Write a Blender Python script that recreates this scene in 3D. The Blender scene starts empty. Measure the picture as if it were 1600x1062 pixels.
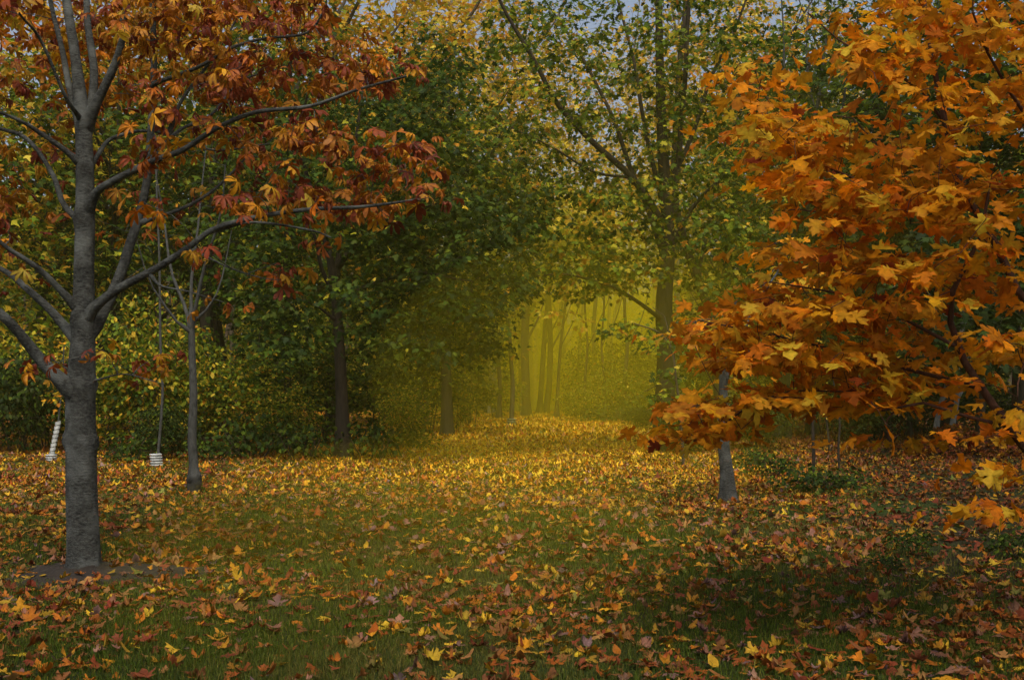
import bpy, math, random
import numpy as np

random.seed(11)
R = np.random.RandomState(7)
SC = bpy.context.scene
COL = SC.collection
PITCH = math.radians(2.2)
F = 1800.0
CAM = np.array([0.0, 0.0, 1.5])


# ------------------------------------------------------------------ camera geometry
def at(px, py, Y):
    """world point seen at photo pixel (px,py) at distance Y along the ground axis"""
    u, v = (px - 800) / F, (531 - py) / F
    y = math.cos(PITCH) - math.sin(PITCH) * v
    z = math.sin(PITCH) + math.cos(PITCH) * v
    s = Y / y
    return np.array([u * s, Y, CAM[2] + z * s])


def ground(px, py):
    u, v = (px - 800) / F, (531 - py) / F
    y = math.cos(PITCH) - math.sin(PITCH) * v
    z = math.sin(PITCH) + math.cos(PITCH) * v
    s = -CAM[2] / z
    return np.array([u * s, y * s, 0.0])


# ------------------------------------------------------------------ object helpers
def link(o, parent=None):
    COL.objects.link(o)
    if parent is not None:
        o.parent = parent
    return o


def tag(o, label=None, cat=None, group=None, kind=None):
    if label: o['label'] = label
    if cat: o['category'] = cat
    if group: o['group'] = group
    if kind: o['kind'] = kind
    return o


def empty(name, loc, label=None, cat=None, group=None):
    o = bpy.data.objects.new(name, None)
    o.empty_display_size = .2
    o.location = tuple(loc)
    link(o)
    return tag(o, label, cat, group)


class MB:
    """collects vertices, polygons and vertex colours; builds one mesh object"""
    def __init__(s):
        s.v, s.f, s.c, s.n = [], {3: [], 4: []}, [], 0

    def add(s, v, f, c=None):
        v = np.asarray(v, dtype=np.float32).reshape(-1, 3)
        f = np.asarray(f, dtype=np.int32)
        s.v.append(v)
        s.f[f.shape[1]].append(f + s.n)
        if c is None:
            c = np.ones((len(v), 3), np.float32)
        s.c.append(np.broadcast_to(np.asarray(c, np.float32), (len(v), 3)))
        s.n += len(v)

    def build(s, name, mat, parent=None, origin=(0, 0, 0), smooth=False):
        me = bpy.data.meshes.new(name)
        if s.n:
            v = np.concatenate(s.v) - np.asarray(origin, np.float32)
            c = np.concatenate(s.c)
            f3 = np.concatenate(s.f[3]) if s.f[3] else np.zeros((0, 3), np.int32)
            f4 = np.concatenate(s.f[4]) if s.f[4] else np.zeros((0, 4), np.int32)
            loops = np.concatenate([f3.ravel(), f4.ravel()])
            starts = np.concatenate([np.arange(len(f3)) * 3, len(f3) * 3 + np.arange(len(f4)) * 4]).astype(np.int32)
            me.vertices.add(len(v)); me.vertices.foreach_set('co', v.ravel())
            me.loops.add(len(loops)); me.loops.foreach_set('vertex_index', loops.astype(np.int32))
            me.polygons.add(len(starts)); me.polygons.foreach_set('loop_start', starts)
            if smooth:
                me.polygons.foreach_set('use_smooth', np.ones(len(starts), bool))
            me.update(calc_edges=True)
            a = me.color_attributes.new('col', 'FLOAT_COLOR', 'POINT')
            a.data.foreach_set('color', np.concatenate([c, np.ones((len(c), 1), np.float32)], 1).ravel())
        me.materials.append(mat)
        o = bpy.data.objects.new(name, me)
        return link(o, parent)


def unit(a):
    a = np.asarray(a, float)
    return a / np.maximum(np.linalg.norm(a, axis=-1, keepdims=True), 1e-9)


def smooth_line(p, n):
    """Catmull-Rom through the points, n samples"""
    p = np.asarray(p, float)
    if len(p) == 2:
        t = np.linspace(0, 1, n)[:, None]
        return p[0] * (1 - t) + p[1] * t
    q = np.vstack([2 * p[0] - p[1], p, 2 * p[-1] - p[-2]])
    ts = np.linspace(0, len(p) - 1 - 1e-6, n)
    i = ts.astype(int); t = (ts - i)[:, None]
    a, b, c, d = q[i], q[i + 1], q[i + 2], q[i + 3]
    return .5 * (2 * b + (c - a) * t + (2 * a - 5 * b + 4 * c - d) * t * t + (3 * b - a - 3 * c + d) * t ** 3)


def tube(mb, p, r, sides=6, bumps=None, col=None, rough=0.0, roots=0):
    """swept tube with radius per point; bumps = [(index position 0..1, angle, size, height)]"""
    p = np.asarray(p, float); n = len(p)
    r = np.broadcast_to(np.asarray(r, float), (n,)).copy()
    t = unit(np.gradient(p, axis=0))
    ref = np.array([0, 1, 0.0]) if abs(t[0][2]) > .7 else np.array([0, 0, 1.0])
    x = unit(np.cross(t, ref)); y = np.cross(t, x)
    a = np.linspace(0, 2 * np.pi, sides, endpoint=False)
    rr = np.repeat(r[:, None], sides, 1)
    if rough:
        h = np.linspace(0, 1, n)[:, None]
        for k in range(5):
            rr = rr * (1 + rough * np.sin((k + 1) * a[None, :] + R.rand() * 6 + h * R.uniform(-14, 14)) / (1 + .5 * k))
    dark = np.ones_like(rr)
    if roots:
        d = np.linalg.norm(p - p[0], axis=1)[:, None]
        rr = rr + roots * .8 * np.exp(-d / (roots * 3.5)) * (np.sin(5 * a + 1)[None, :] + .6 * np.sin(3 * a + 2.2)[None, :])
    if bumps:
        L = np.concatenate([[0], np.cumsum(np.linalg.norm(np.diff(p, axis=0), axis=1))])
        for (s, ang, size, hgt) in bumps:
            da = (a[None, :] - ang + np.pi) % (2 * np.pi) - np.pi
            d2 = ((L[:, None] - s) / size) ** 2 + (da * r[:, None] / size) ** 2
            rr = rr + hgt * (np.exp(-d2) - .85 * np.exp(-d2 * 7))
            dark = dark * (1 - .72 * np.exp(-d2 * 2.2) * (.7 + .3 * np.sin(17 * da + 60 * L[:, None])))
    v = p[:, None, :] + rr[..., None] * (np.cos(a)[None, :, None] * x[:, None, :] + np.sin(a)[None, :, None] * y[:, None, :])
    i = np.arange(n - 1)[:, None] * sides; j = np.arange(sides)[None, :]; j2 = (j + 1) % sides
    f = np.stack([i + j, i + j2, i + sides + j2, i + sides + j], -1).reshape(-1, 4)
    if bumps: col = np.repeat(dark.reshape(-1, 1), 3, 1)
    mb.add(v.reshape(-1, 3), f, col)


# ------------------------------------------------------------------ leaf shapes (x across, y along, z normal)
def fan(half, centre=(0, .3)):
    half = list(half)
    pts = half + [(-x, y) for x, y in half[-2:0:-1]]
    v = np.array([(centre[0], centre[1], 0)] + [(x, y, 0) for x, y in pts], float)
    n = len(pts)
    f = np.array([(0, 1 + i, 1 + (i + 1) % n) for i in range(n)])
    e = np.array([0] + [1] * n, float)
    return v, f, e


MAPLE_HI = fan([(0, 0), (.20, -.06), (.45, 0), (.26, .16), (.40, .24), (.60, .26), (.68, .47), (.47, .46), (.40, .53),
                (.19, .46), (.21, .58), (.33, .76), (.15, .80), (0, 1.02)])
MAPLE_MID = fan([(0, 0), (.44, 0), (.24, .19), (.67, .43), (.2, .47), (.29, .75), (0, 1)])
def vary(half, n, seed):
    q = np.random.RandomState(seed); out = []
    for k in range(n):
        V, T, E = fan(half)
        m = len(V)
        V = V.copy(); V[:, 0] *= q.uniform(.85, 1.15); V[:, 1] *= q.uniform(.9, 1.1)
        V[1:, :2] += q.randn(m - 1, 2) * .035; V[:, 0] += q.uniform(-.10, .10) * V[:, 1] ** 2
        V[1:, 2] = q.randn(m - 1) * .035
        out.append((V, T, E))
    return out


HALF_HI = [(0, 0), (.20, -.06), (.45, 0), (.26, .16), (.40, .24), (.60, .26), (.68, .47), (.47, .46), (.40, .53), (.19, .46), (.21, .58), (.33, .76), (.15, .80), (0, 1.02)]
HALF_MID = [(0, 0), (.44, 0), (.24, .19), (.67, .43), (.2, .47), (.29, .75), (0, 1)]
HALF_OVAL = [(0, 0), (.20, .15), (.30, .4), (.27, .65), (.12, .87), (0, 1)]
MAPLES = vary(HALF_HI, 7, 3)
LITTER_HI = vary(HALF_HI, 7, 4) + vary(HALF_OVAL, 1, 5)
LITTER_MID = vary(HALF_MID, 6, 6) + vary(HALF_OVAL, 1, 7)
MAPLE_LO = fan([(0, 0), (.6, .33), (.2, .45), (0, 1)])
OVAL = fan([(0, 0), (.24, .25), (.3, .5), (.18, .8), (0, 1)], (0, .5))
OVAL_LO = fan([(0, 0), (.28, .45), (0, 1)], (0, .45))


def chestnut(seed, droop, fold):
    """a horse chestnut leaf: seven long leaflets, each folded along its rib and drooping"""
    q = np.random.RandomState(seed)
    V, T, E = [], [], []; n = 0
    for ang, L in ((-118, .55), (-78, .78), (-38, .95), (0, 1.0), (38, .95), (78, .78), (118, .55)):
        if q.rand() < .08: continue
        a = math.radians(ang + q.uniform(-9, 9)); L *= q.uniform(.8, 1.08)
        ts = np.array([0, .25, .48, .68, .85, 1]); w = np.array([.02, .07, .13, .165, .12, 0]) * q.uniform(.75, 1.15)
        dr = droop * q.uniform(.5, 1.5); fo = fold * q.uniform(.3, 1.6); tw = q.uniform(-.8, .8)
        al = dr * ts
        yy = np.where(dr > .01, np.sin(al) / max(dr, .01), ts) * L; zz = -(1 - np.cos(al)) / max(dr, .01) * L
        rows = []
        for k in range(6):
            for s in (-1, 0, 1):
                x = s * w[k]; z = zz[k] + abs(s) * w[k] * fo + s * w[k] * tw * ts[k]
                x *= 1 / math.sqrt(1 + fo * fo)
                rows.append((x * math.cos(a) + yy[k] * math.sin(a), -x * math.sin(a) + yy[k] * math.cos(a), z))
                E.append(abs(s) * (1 if k > 1 else .4))
        V += rows
        for k in range(5):
            for s in (0, 1):
                b = n + k * 3 + s
                T += [(b, b + 1, b + 4), (b, b + 4, b + 3)]
        n += 18
    return np.array(V), np.array(T), np.array(E)


CHEST = [chestnut(s, d, f) for s, d, f in ((1, .5, .3), (2, 1.1, .5), (3, 1.6, 1.1), (4, .9, .2), (5, 2.2, 1.6), (6, .7, .8))]


def inst(mb, tmpl, pos, tip, nrm, scale, col, cx=None, cy=None, edge=None, edge_amt=0.0):
    """place a leaf template n times: tip direction, normal, curvature across (cx) and along (cy)"""
    V, T, E = tmpl
    n = len(pos)
    if n == 0: return
    tip = unit(tip); nrm = unit(nrm - (nrm * tip).sum(1, keepdims=True) * tip); x = np.cross(tip, nrm)
    lx = np.repeat(V[None, :, 0], n, 0); ly = np.repeat(V[None, :, 1], n, 0); lz = np.repeat(V[None, :, 2], n, 0)
    if cx is not None:
        k = cx[:, None] + 1e-4
        lz = lz + (1 - np.cos(k * lx)) / k; lx = np.sin(k * lx) / k
    if cy is not None:
        k = cy[:, None] + 1e-4
        lz = lz + (1 - np.cos(k * ly)) / k; ly = np.sin(k * ly) / k
    s = scale[:, None, None]
    W = pos[:, None] + s * (lx[..., None] * x[:, None] + ly[..., None] * tip[:, None] + lz[..., None] * nrm[:, None])
    F_ = (T[None] + (np.arange(n) * len(V))[:, None, None]).reshape(-1, 3)
    c = np.repeat(col[:, None, :], len(V), 1)
    if edge is not None:
        w = (E * edge_amt)[None, :, None] * R.rand(n, 1, 1)
        c = c * (1 - w) + np.asarray(edge)[None, None] * w
    mb.add(W.reshape(-1, 3), F_, c.reshape(-1, 3))


PAL = {
    'green': [(.042, .080, .007), (.062, .105, .008), (.028, .060, .008), (.10, .14, .009)],
    'deepgreen': [(.016, .034, .006), (.026, .048, .007), (.034, .062, .010), (.055, .08, .007)],
    'limegreen': [(.13, .19, .010), (.22, .26, .015), (.08, .13, .009), (.38, .34, .02)],
    'yellow': [(.58, .38, .025), (.50, .30, .02), (.62, .46, .05), (.36, .28, .02), (.50, .22, .015)],
    'gold': [(.62, .33, .015), (.55, .26, .012), (.60, .42, .03), (.50, .20, .01)],
    'orange': [(.72, .27, .006), (.68, .22, .005), (.74, .32, .008), (.62, .17, .005), (.76, .37, .010)],
    'rust': [(.52, .19, .010), (.45, .13, .010), (.58, .26, .012), (.26, .05, .014), (.18, .030, .014), (.34, .07, .015)],
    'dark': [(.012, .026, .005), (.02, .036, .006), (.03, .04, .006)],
}


def palette(names, n, var=.18):
    """n random leaf colours; names = {palette: weight}"""
    ks = list(names); w = np.array([names[k] for k in ks], float); w /= w.sum()
    flat = np.array([c for k in ks for c in PAL[k]])
    fw = np.concatenate([np.full(len(PAL[k]), ww / len(PAL[k])) for k, ww in zip(ks, w)])
    c = flat[R.choice(len(flat), n, p=fw)]
    return np.clip(c * (1 + R.uniform(-var, var, (n, 1))) * (1 + R.uniform(-.06, .06, (n, 3))), 0.002, .9)


# ------------------------------------------------------------------ materials
def new_mat(name):
    m = bpy.data.materials.new(name); m.use_nodes = True
    nt = m.node_tree; nt.nodes.clear()
    return m, nt, nt.nodes, nt.links


def leaf_mat(name, trans=.35, rough=.5, spec=.35, back=1.0):
    m, nt, N, L = new_mat(name)
    out = N.new('ShaderNodeOutputMaterial'); at_ = N.new('ShaderNodeAttribute'); at_.attribute_name = 'col'
    tc = N.new('ShaderNodeTexCoord'); no = N.new('ShaderNodeTexNoise'); no.inputs['Scale'].default_value = 38; no.inputs['Detail'].default_value = 4
    L.new(tc.outputs['Object'], no.inputs['Vector'])
    mr = N.new('ShaderNodeMapRange'); mr.inputs[1].default_value = .3; mr.inputs[2].default_value = .7; mr.inputs[3].default_value = .7; mr.inputs[4].default_value = 1.2
    L.new(no.outputs['Fac'], mr.inputs[0])
    mx = N.new('ShaderNodeVectorMath'); mx.operation = 'SCALE'; L.new(at_.outputs['Color'], mx.inputs[0]); L.new(mr.outputs[0], mx.inputs['Scale'])
    p = N.new('ShaderNodeBsdfPrincipled'); p.inputs['Roughness'].default_value = rough; p.inputs['Specular IOR Level'].default_value = spec
    bp = N.new('ShaderNodeBump'); bp.inputs['Strength'].default_value = .35; bp.inputs['Distance'].default_value = .01
    L.new(no.outputs['Fac'], bp.inputs['Height']); L.new(bp.outputs[0], p.inputs['Normal'])
    L.new(mx.outputs[0], p.inputs['Base Color'])
    t = N.new('ShaderNodeBsdfTranslucent'); L.new(mx.outputs[0], t.inputs['Color'])
    ms = N.new('ShaderNodeMixShader'); ms.inputs[0].default_value = trans
    L.new(p.outputs[0], ms.inputs[1]); L.new(t.outputs[0], ms.inputs[2]); L.new(ms.outputs[0], out.inputs[0])
    return m


def bark_mat(name, c1, c2, scale=14, stretch=.25, bump=.5, moss=None):
    m, nt, N, L = new_mat(name)
    out = N.new('ShaderNodeOutputMaterial'); tc = N.new('ShaderNodeTexCoord'); mp = N.new('ShaderNodeMapping')
    mp.inputs['Scale'].default_value = (1, 1, stretch); L.new(tc.outputs['Object'], mp.inputs[0])
    n1 = N.new('ShaderNodeTexNoise'); n1.inputs['Scale'].default_value = scale; n1.inputs['Detail'].default_value = 8; n1.inputs['Roughness'].default_value = .7
    L.new(mp.outputs[0], n1.inputs[0])
    n2 = N.new('ShaderNodeTexNoise'); n2.inputs['Scale'].default_value = 6; n2.inputs['Detail'].default_value = 4; L.new(tc.outputs['Object'], n2.inputs[0])
    r = N.new('ShaderNodeValToRGB'); r.color_ramp.elements[0].position = .35; r.color_ramp.elements[1].position = .68
    r.color_ramp.elements[0].color = (*c1, 1); r.color_ramp.elements[1].color = (*c2, 1); L.new(n1.outputs['Fac'], r.inputs[0])
    mix = N.new('ShaderNodeMix'); mix.data_type = 'RGBA'; mix.blend_type = 'MIX'
    r2 = N.new('ShaderNodeMapRange'); r2.inputs[1].default_value = .48; r2.inputs[2].default_value = .7; L.new(n2.outputs['Fac'], r2.inputs[0])
    L.new(r2.outputs[0], mix.inputs[0]); L.new(r.outputs[0], mix.inputs[6]); mix.inputs[7].default_value = (*(moss or tuple(.6 * a for a in c2)), 1)
    p = N.new('ShaderNodeBsdfPrincipled'); p.inputs['Roughness'].default_value = .85; p.inputs['Specular IOR Level'].default_value = .2
    at_ = N.new('ShaderNodeAttribute'); at_.attribute_name = 'col'
    vm = N.new('ShaderNodeVectorMath'); vm.operation = 'MULTIPLY'; L.new(mix.outputs[2], vm.inputs[0]); L.new(at_.outputs['Color'], vm.inputs[1])
    L.new(vm.outputs[0], p.inputs['Base Color'])
    b = N.new('ShaderNodeBump'); b.inputs['Strength'].default_value = bump; b.inputs['Distance'].default_value = .02
    L.new(n1.outputs['Fac'], b.inputs['Height']); L.new(b.outputs[0], p.inputs['Normal']); L.new(p.outputs[0], out.inputs[0])
    return m


def plain_mat(name, c, rough=.6):
    m, nt, N, L = new_mat(name)
    out = N.new('ShaderNodeOutputMaterial'); p = N.new('ShaderNodeBsdfPrincipled'); p.inputs['Roughness'].default_value = rough
    no = N.new('ShaderNodeTexNoise'); no.inputs['Scale'].default_value = 9; no.inputs['Detail'].default_value = 6
    tc = N.new('ShaderNodeTexCoord'); L.new(tc.outputs['Object'], no.inputs[0])
    r = N.new('ShaderNodeValToRGB'); r.color_ramp.elements[0].position = .3; r.color_ramp.elements[1].position = .7
    r.color_ramp.elements[0].color = (*[.55 * x for x in c], 1); r.color_ramp.elements[1].color = (*c, 1)
    L.new(no.outputs['Fac'], r.inputs[0]); L.new(r.outputs[0], p.inputs['Base Color']); L.new(p.outputs[0], out.inputs[0])
    return m


def ground_mat():
    m, nt, N, L = new_mat('lawn_soil')
    out = N.new('ShaderNodeOutputMaterial'); tc = N.new('ShaderNodeTexCoord')
    n1 = N.new('ShaderNodeTexNoise'); n1.inputs['Scale'].default_value = .35; n1.inputs['Detail'].default_value = 6; L.new(tc.outputs['Object'], n1.inputs[0])
    n2 = N.new('ShaderNodeTexNoise'); n2.inputs['Scale'].default_value = 45; n2.inputs['Detail'].default_value = 8; L.new(tc.outputs['Object'], n2.inputs[0])
    r1 = N.new('ShaderNodeValToRGB'); e = r1.color_ramp.elements; e[0].position = .38; e[0].color = (.030, .050, .010, 1); e[1].position = .62; e[1].color = (.022, .016, .009, 1)
    L.new(n1.outputs['Fac'], r1.inputs[0])
    r2 = N.new('ShaderNodeMapRange'); r2.inputs[1].default_value = .3; r2.inputs[2].default_value = .7; r2.inputs[3].default_value = .4; r2.inputs[4].default_value = 1.6; L.new(n2.outputs['Fac'], r2.inputs[0])
    mx = N.new('ShaderNodeVectorMath'); mx.operation = 'SCALE'; L.new(r1.outputs[0], mx.inputs[0]); L.new(r2.outputs[0], mx.inputs['Scale'])
    p = N.new('ShaderNodeBsdfPrincipled'); p.inputs['Roughness'].default_value = .95; p.inputs['Specular IOR Level'].default_value = .1
    b = N.new('ShaderNodeBump'); b.inputs['Strength'].default_value = .7; b.inputs['Distance'].default_value = .04; L.new(n2.outputs['Fac'], b.inputs['Height']); L.new(b.outputs[0], p.inputs['Normal'])
    L.new(mx.outputs[0], p.inputs['Base Color']); L.new(p.outputs[0], out.inputs[0])
    return m


M_LEAF = leaf_mat('tree_leaf', .38, .6, .13)
M_NEAR = leaf_mat('maple_leaf', .5, .65, .12)
M_CHEST = leaf_mat('chestnut_leaf', .3, .55, .25)
M_LITTER = leaf_mat('fallen_leaf', .12, .65, .14)
M_GRASS = leaf_mat('grass_blade', .3, .6, .15)
B_GREY = bark_mat('grey_bark', (.022, .023, .022), (.075, .078, .072), 22, .5, .5)
B_CHEST = bark_mat('chestnut_bark', (.012, .013, .013), (.085, .090, .085), 30, 2.2, 1.0, (.115, .125, .12))
B_DARK = bark_mat('dark_bark', (.014, .010, .007), (.050, .038, .026), 16, .2, .8)
B_MID = bark_mat('brown_bark', (.028, .020, .013), (.085, .065, .045), 16, .2, .7)
B_RED = bark_mat('reddish_bark', (.030, .012, .008), (.11, .05, .03), 25, .4, .4)
B_PALE = bark_mat('pale_bark', (.10, .10, .09), (.26, .26, .24), 14, .4, .3)
M_WHITE = plain_mat('white_plastic', (.50, .53, .52), .55)
M_GUARDG = plain_mat('green_grey_plastic', (.22, .25, .12), .5)
M_SOIL = plain_mat('bare_soil', (.022, .015, .010), .98)


# ------------------------------------------------------------------ trees
class Tree:
    """trunk and limbs traced through points, then clumps of twigs joined on to the nearest limb"""
    def __init__(s):
        s.mb = MB(); s.pts = []; s.rad = []; s.leafpos = []; s.leafdir = []

    def limb(s, p, r0, r1, sides=8, n=None, bumps=None, rough=.045, flare=None, pw=1.0, collar=0, prof=None):
        p = np.asarray(p, float)
        L = np.linalg.norm(np.diff(p, axis=0), axis=1).sum()
        n = n or max(6, int(L / .22))
        q = smooth_line(p, n)
        t = np.linspace(0, 1, n)
        r = r0 + (r1 - r0) * t ** pw
        if prof:
            zz = np.array([at(130, y, 9.2)[2] for y in prof[0][:, 0]]); r = np.interp(q[:, 2], zz, prof[0][:, 1]) * prof[1]
        if flare:
            d = np.linalg.norm(q - q[0], axis=1); r = r + flare * np.exp(-d / (flare * 3.2))
        else:
            amp = min(.02 * L, .05)
            q = q + (np.sin(t * 9 + R.rand() * 6) * np.sin(t * np.pi))[:, None] * unit(R.randn(3)) * amp
        if collar: r = r + r0 * .75 * np.exp(-(np.linalg.norm(q - q[0], axis=1) / collar) ** 2)
        tube(s.mb, q, r, sides, bumps, rough=rough, roots=flare or 0)
        s.pts.append(q); s.rad.append(r)
        return q

    def snap(s, p):
        P = np.concatenate(s.pts)
        d = np.hypot(P[:, 0] - p[0], P[:, 2] - p[2])
        return P[int(np.argmin(d))]

    def twigs(s, targets, r_end=.0035, k=.006, back=.25, sides=4, keep=None):
        """join each target on to the skeleton, nearest first"""
        targets = np.asarray(targets, float)
        P = np.concatenate(s.pts); Rd = np.concatenate(s.rad)
        d0 = np.array([np.min(np.linalg.norm(P - t, axis=1)) for t in targets])
        out = []
        for i in np.argsort(d0):
            c = targets[i]
            d = np.linalg.norm(P - c, axis=1)
            cost = d + back * np.maximum(0, P[:, 2] - c[2] + .1 * d)
            j = int(np.argmin(cost)); p = P[j]; L = d[j]
            if L < .03: out.append((c, unit(c - p + 1e-3))); continue
            mid = (p + c) / 2 + R.randn(3) * .07 * L + np.array([0, 0, .08 * L])
            m = max(4, min(9, int(L / .18) + 3))
            q = smooth_line([p, mid, c], m)
            r0 = min(Rd[j] * .75, r_end + k * L)
            r = np.linspace(r0, r_end, m)
            tube(s.mb, q, r, sides)
            P = np.vstack([P, q[1:]]); Rd = np.concatenate([Rd, r[1:]])
            out.append((c, unit(q[-1] - q[-2])))
            s.leafpos.append(q[1:])
        return out


def spray(mb, ends, per, rad, tmpl, size, pal, droop=(.1, .9), flat=.35, mat_edge=None, edge_amt=0, curl=.8, pdir=.9):
    """leaves spread in a flattish spray round each twig end"""
    C = np.array([e[0] for e in ends]); D = np.array([e[1] for e in ends])
    n = len(C) * per
    c = np.repeat(C, per, 0); d = np.repeat(D, per, 0)
    off = R.randn(n, 3) * np.array([1, 1, flat]) * rad * .6
    pos = c + off - d * rad * .25 * R.rand(n, 1)
    outw = unit(off * np.array([1, 1, .3]) + d * rad * pdir * .5)
    dr = R.uniform(droop[0], droop[1], (n, 1))
    tip = unit(outw * np.array([1, 1, .2]) - np.array([0, 0, 1]) * dr + R.randn(n, 3) * .25)
    nrm = np.array([0, 0, 1.0]) + R.randn(n, 3) * .45 + outw * dr * .8
    sc = size * R.uniform(.6, 1.15, n)
    cl = palette(pal, n) if not callable(pal) else pal(pos, n)
    k = R.uniform(-curl, curl, n); k2 = R.uniform(-curl, .3, n)
    if isinstance(tmpl, list):
        idx = R.randint(0, len(tmpl), n)
        for i, t in enumerate(tmpl):
            m = idx == i
            inst(mb, t, pos[m], tip[m], nrm[m], sc[m], cl[m], k[m] if curl else None, k2[m] if curl else None, mat_edge, edge_amt)
    else:
        inst(mb, tmpl, pos, tip, nrm, sc, cl, k, k2, mat_edge, edge_amt)


def px_clumps(specs, Y):
    """clump ellipses read off the picture: (px, py, rx, ry, count[, Y0, Y1]) -> world points"""
    out = []
    for sp in specs:
        cx, cy, rx, ry, n = sp[:5]
        y0, y1 = sp[5:7] if len(sp) > 5 else Y
        for _ in range(n):
            a = random.uniform(0, 2 * math.pi); r = math.sqrt(random.random())
            out.append(at(cx + rx * r * math.cos(a), cy + ry * r * math.sin(a), random.uniform(y0, y1)))
    return out


def ell_clumps(specs):
    out = []
    for (cx, cy, cz, rx, ry, rz, n) in specs:
        v = unit(R.randn(n, 3)) * (R.rand(n, 1) ** .45)
        out.append(v * np.array([rx, ry, rz]) + np.array([cx, cy, cz]))
    return np.concatenate(out)


def finish(t, name, label, cat, base, bark, leafmb, leafm, group=None, smooth=True):
    root = empty(name, base, label, cat, group)
    t.mb.build('trunk', bark, root, base, smooth)
    if leafmb is not None and leafmb.n:
        leafmb.build('crown', leafm, root, base)
    return root


def copy_tree(o, loc, rz, sc, label, group=None):
    c = o.copy(); COL.objects.link(c)
    c.location = tuple(loc); c.rotation_euler = (0, 0, rz); c.scale = (sc, sc, sc)
    c['label'] = label
    if group: c['group'] = group
    elif 'group' in c.keys(): del c['group']
    for ch in list(o.children):
        d = ch.copy(); COL.objects.link(d); d.parent = c
        for g in list(ch.children):
            e = g.copy(); COL.objects.link(e); e.parent = d
    return c


def line_px(pts, Y0, Y1=None):
    """pixel polyline at depth Y0 fading to Y1"""
    Y1 = Y0 if Y1 is None else Y1
    n = len(pts)
    return [at(x, y, Y0 + (Y1 - Y0) * i / max(1, n - 1)) for i, (x, y) in enumerate(pts)]


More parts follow.
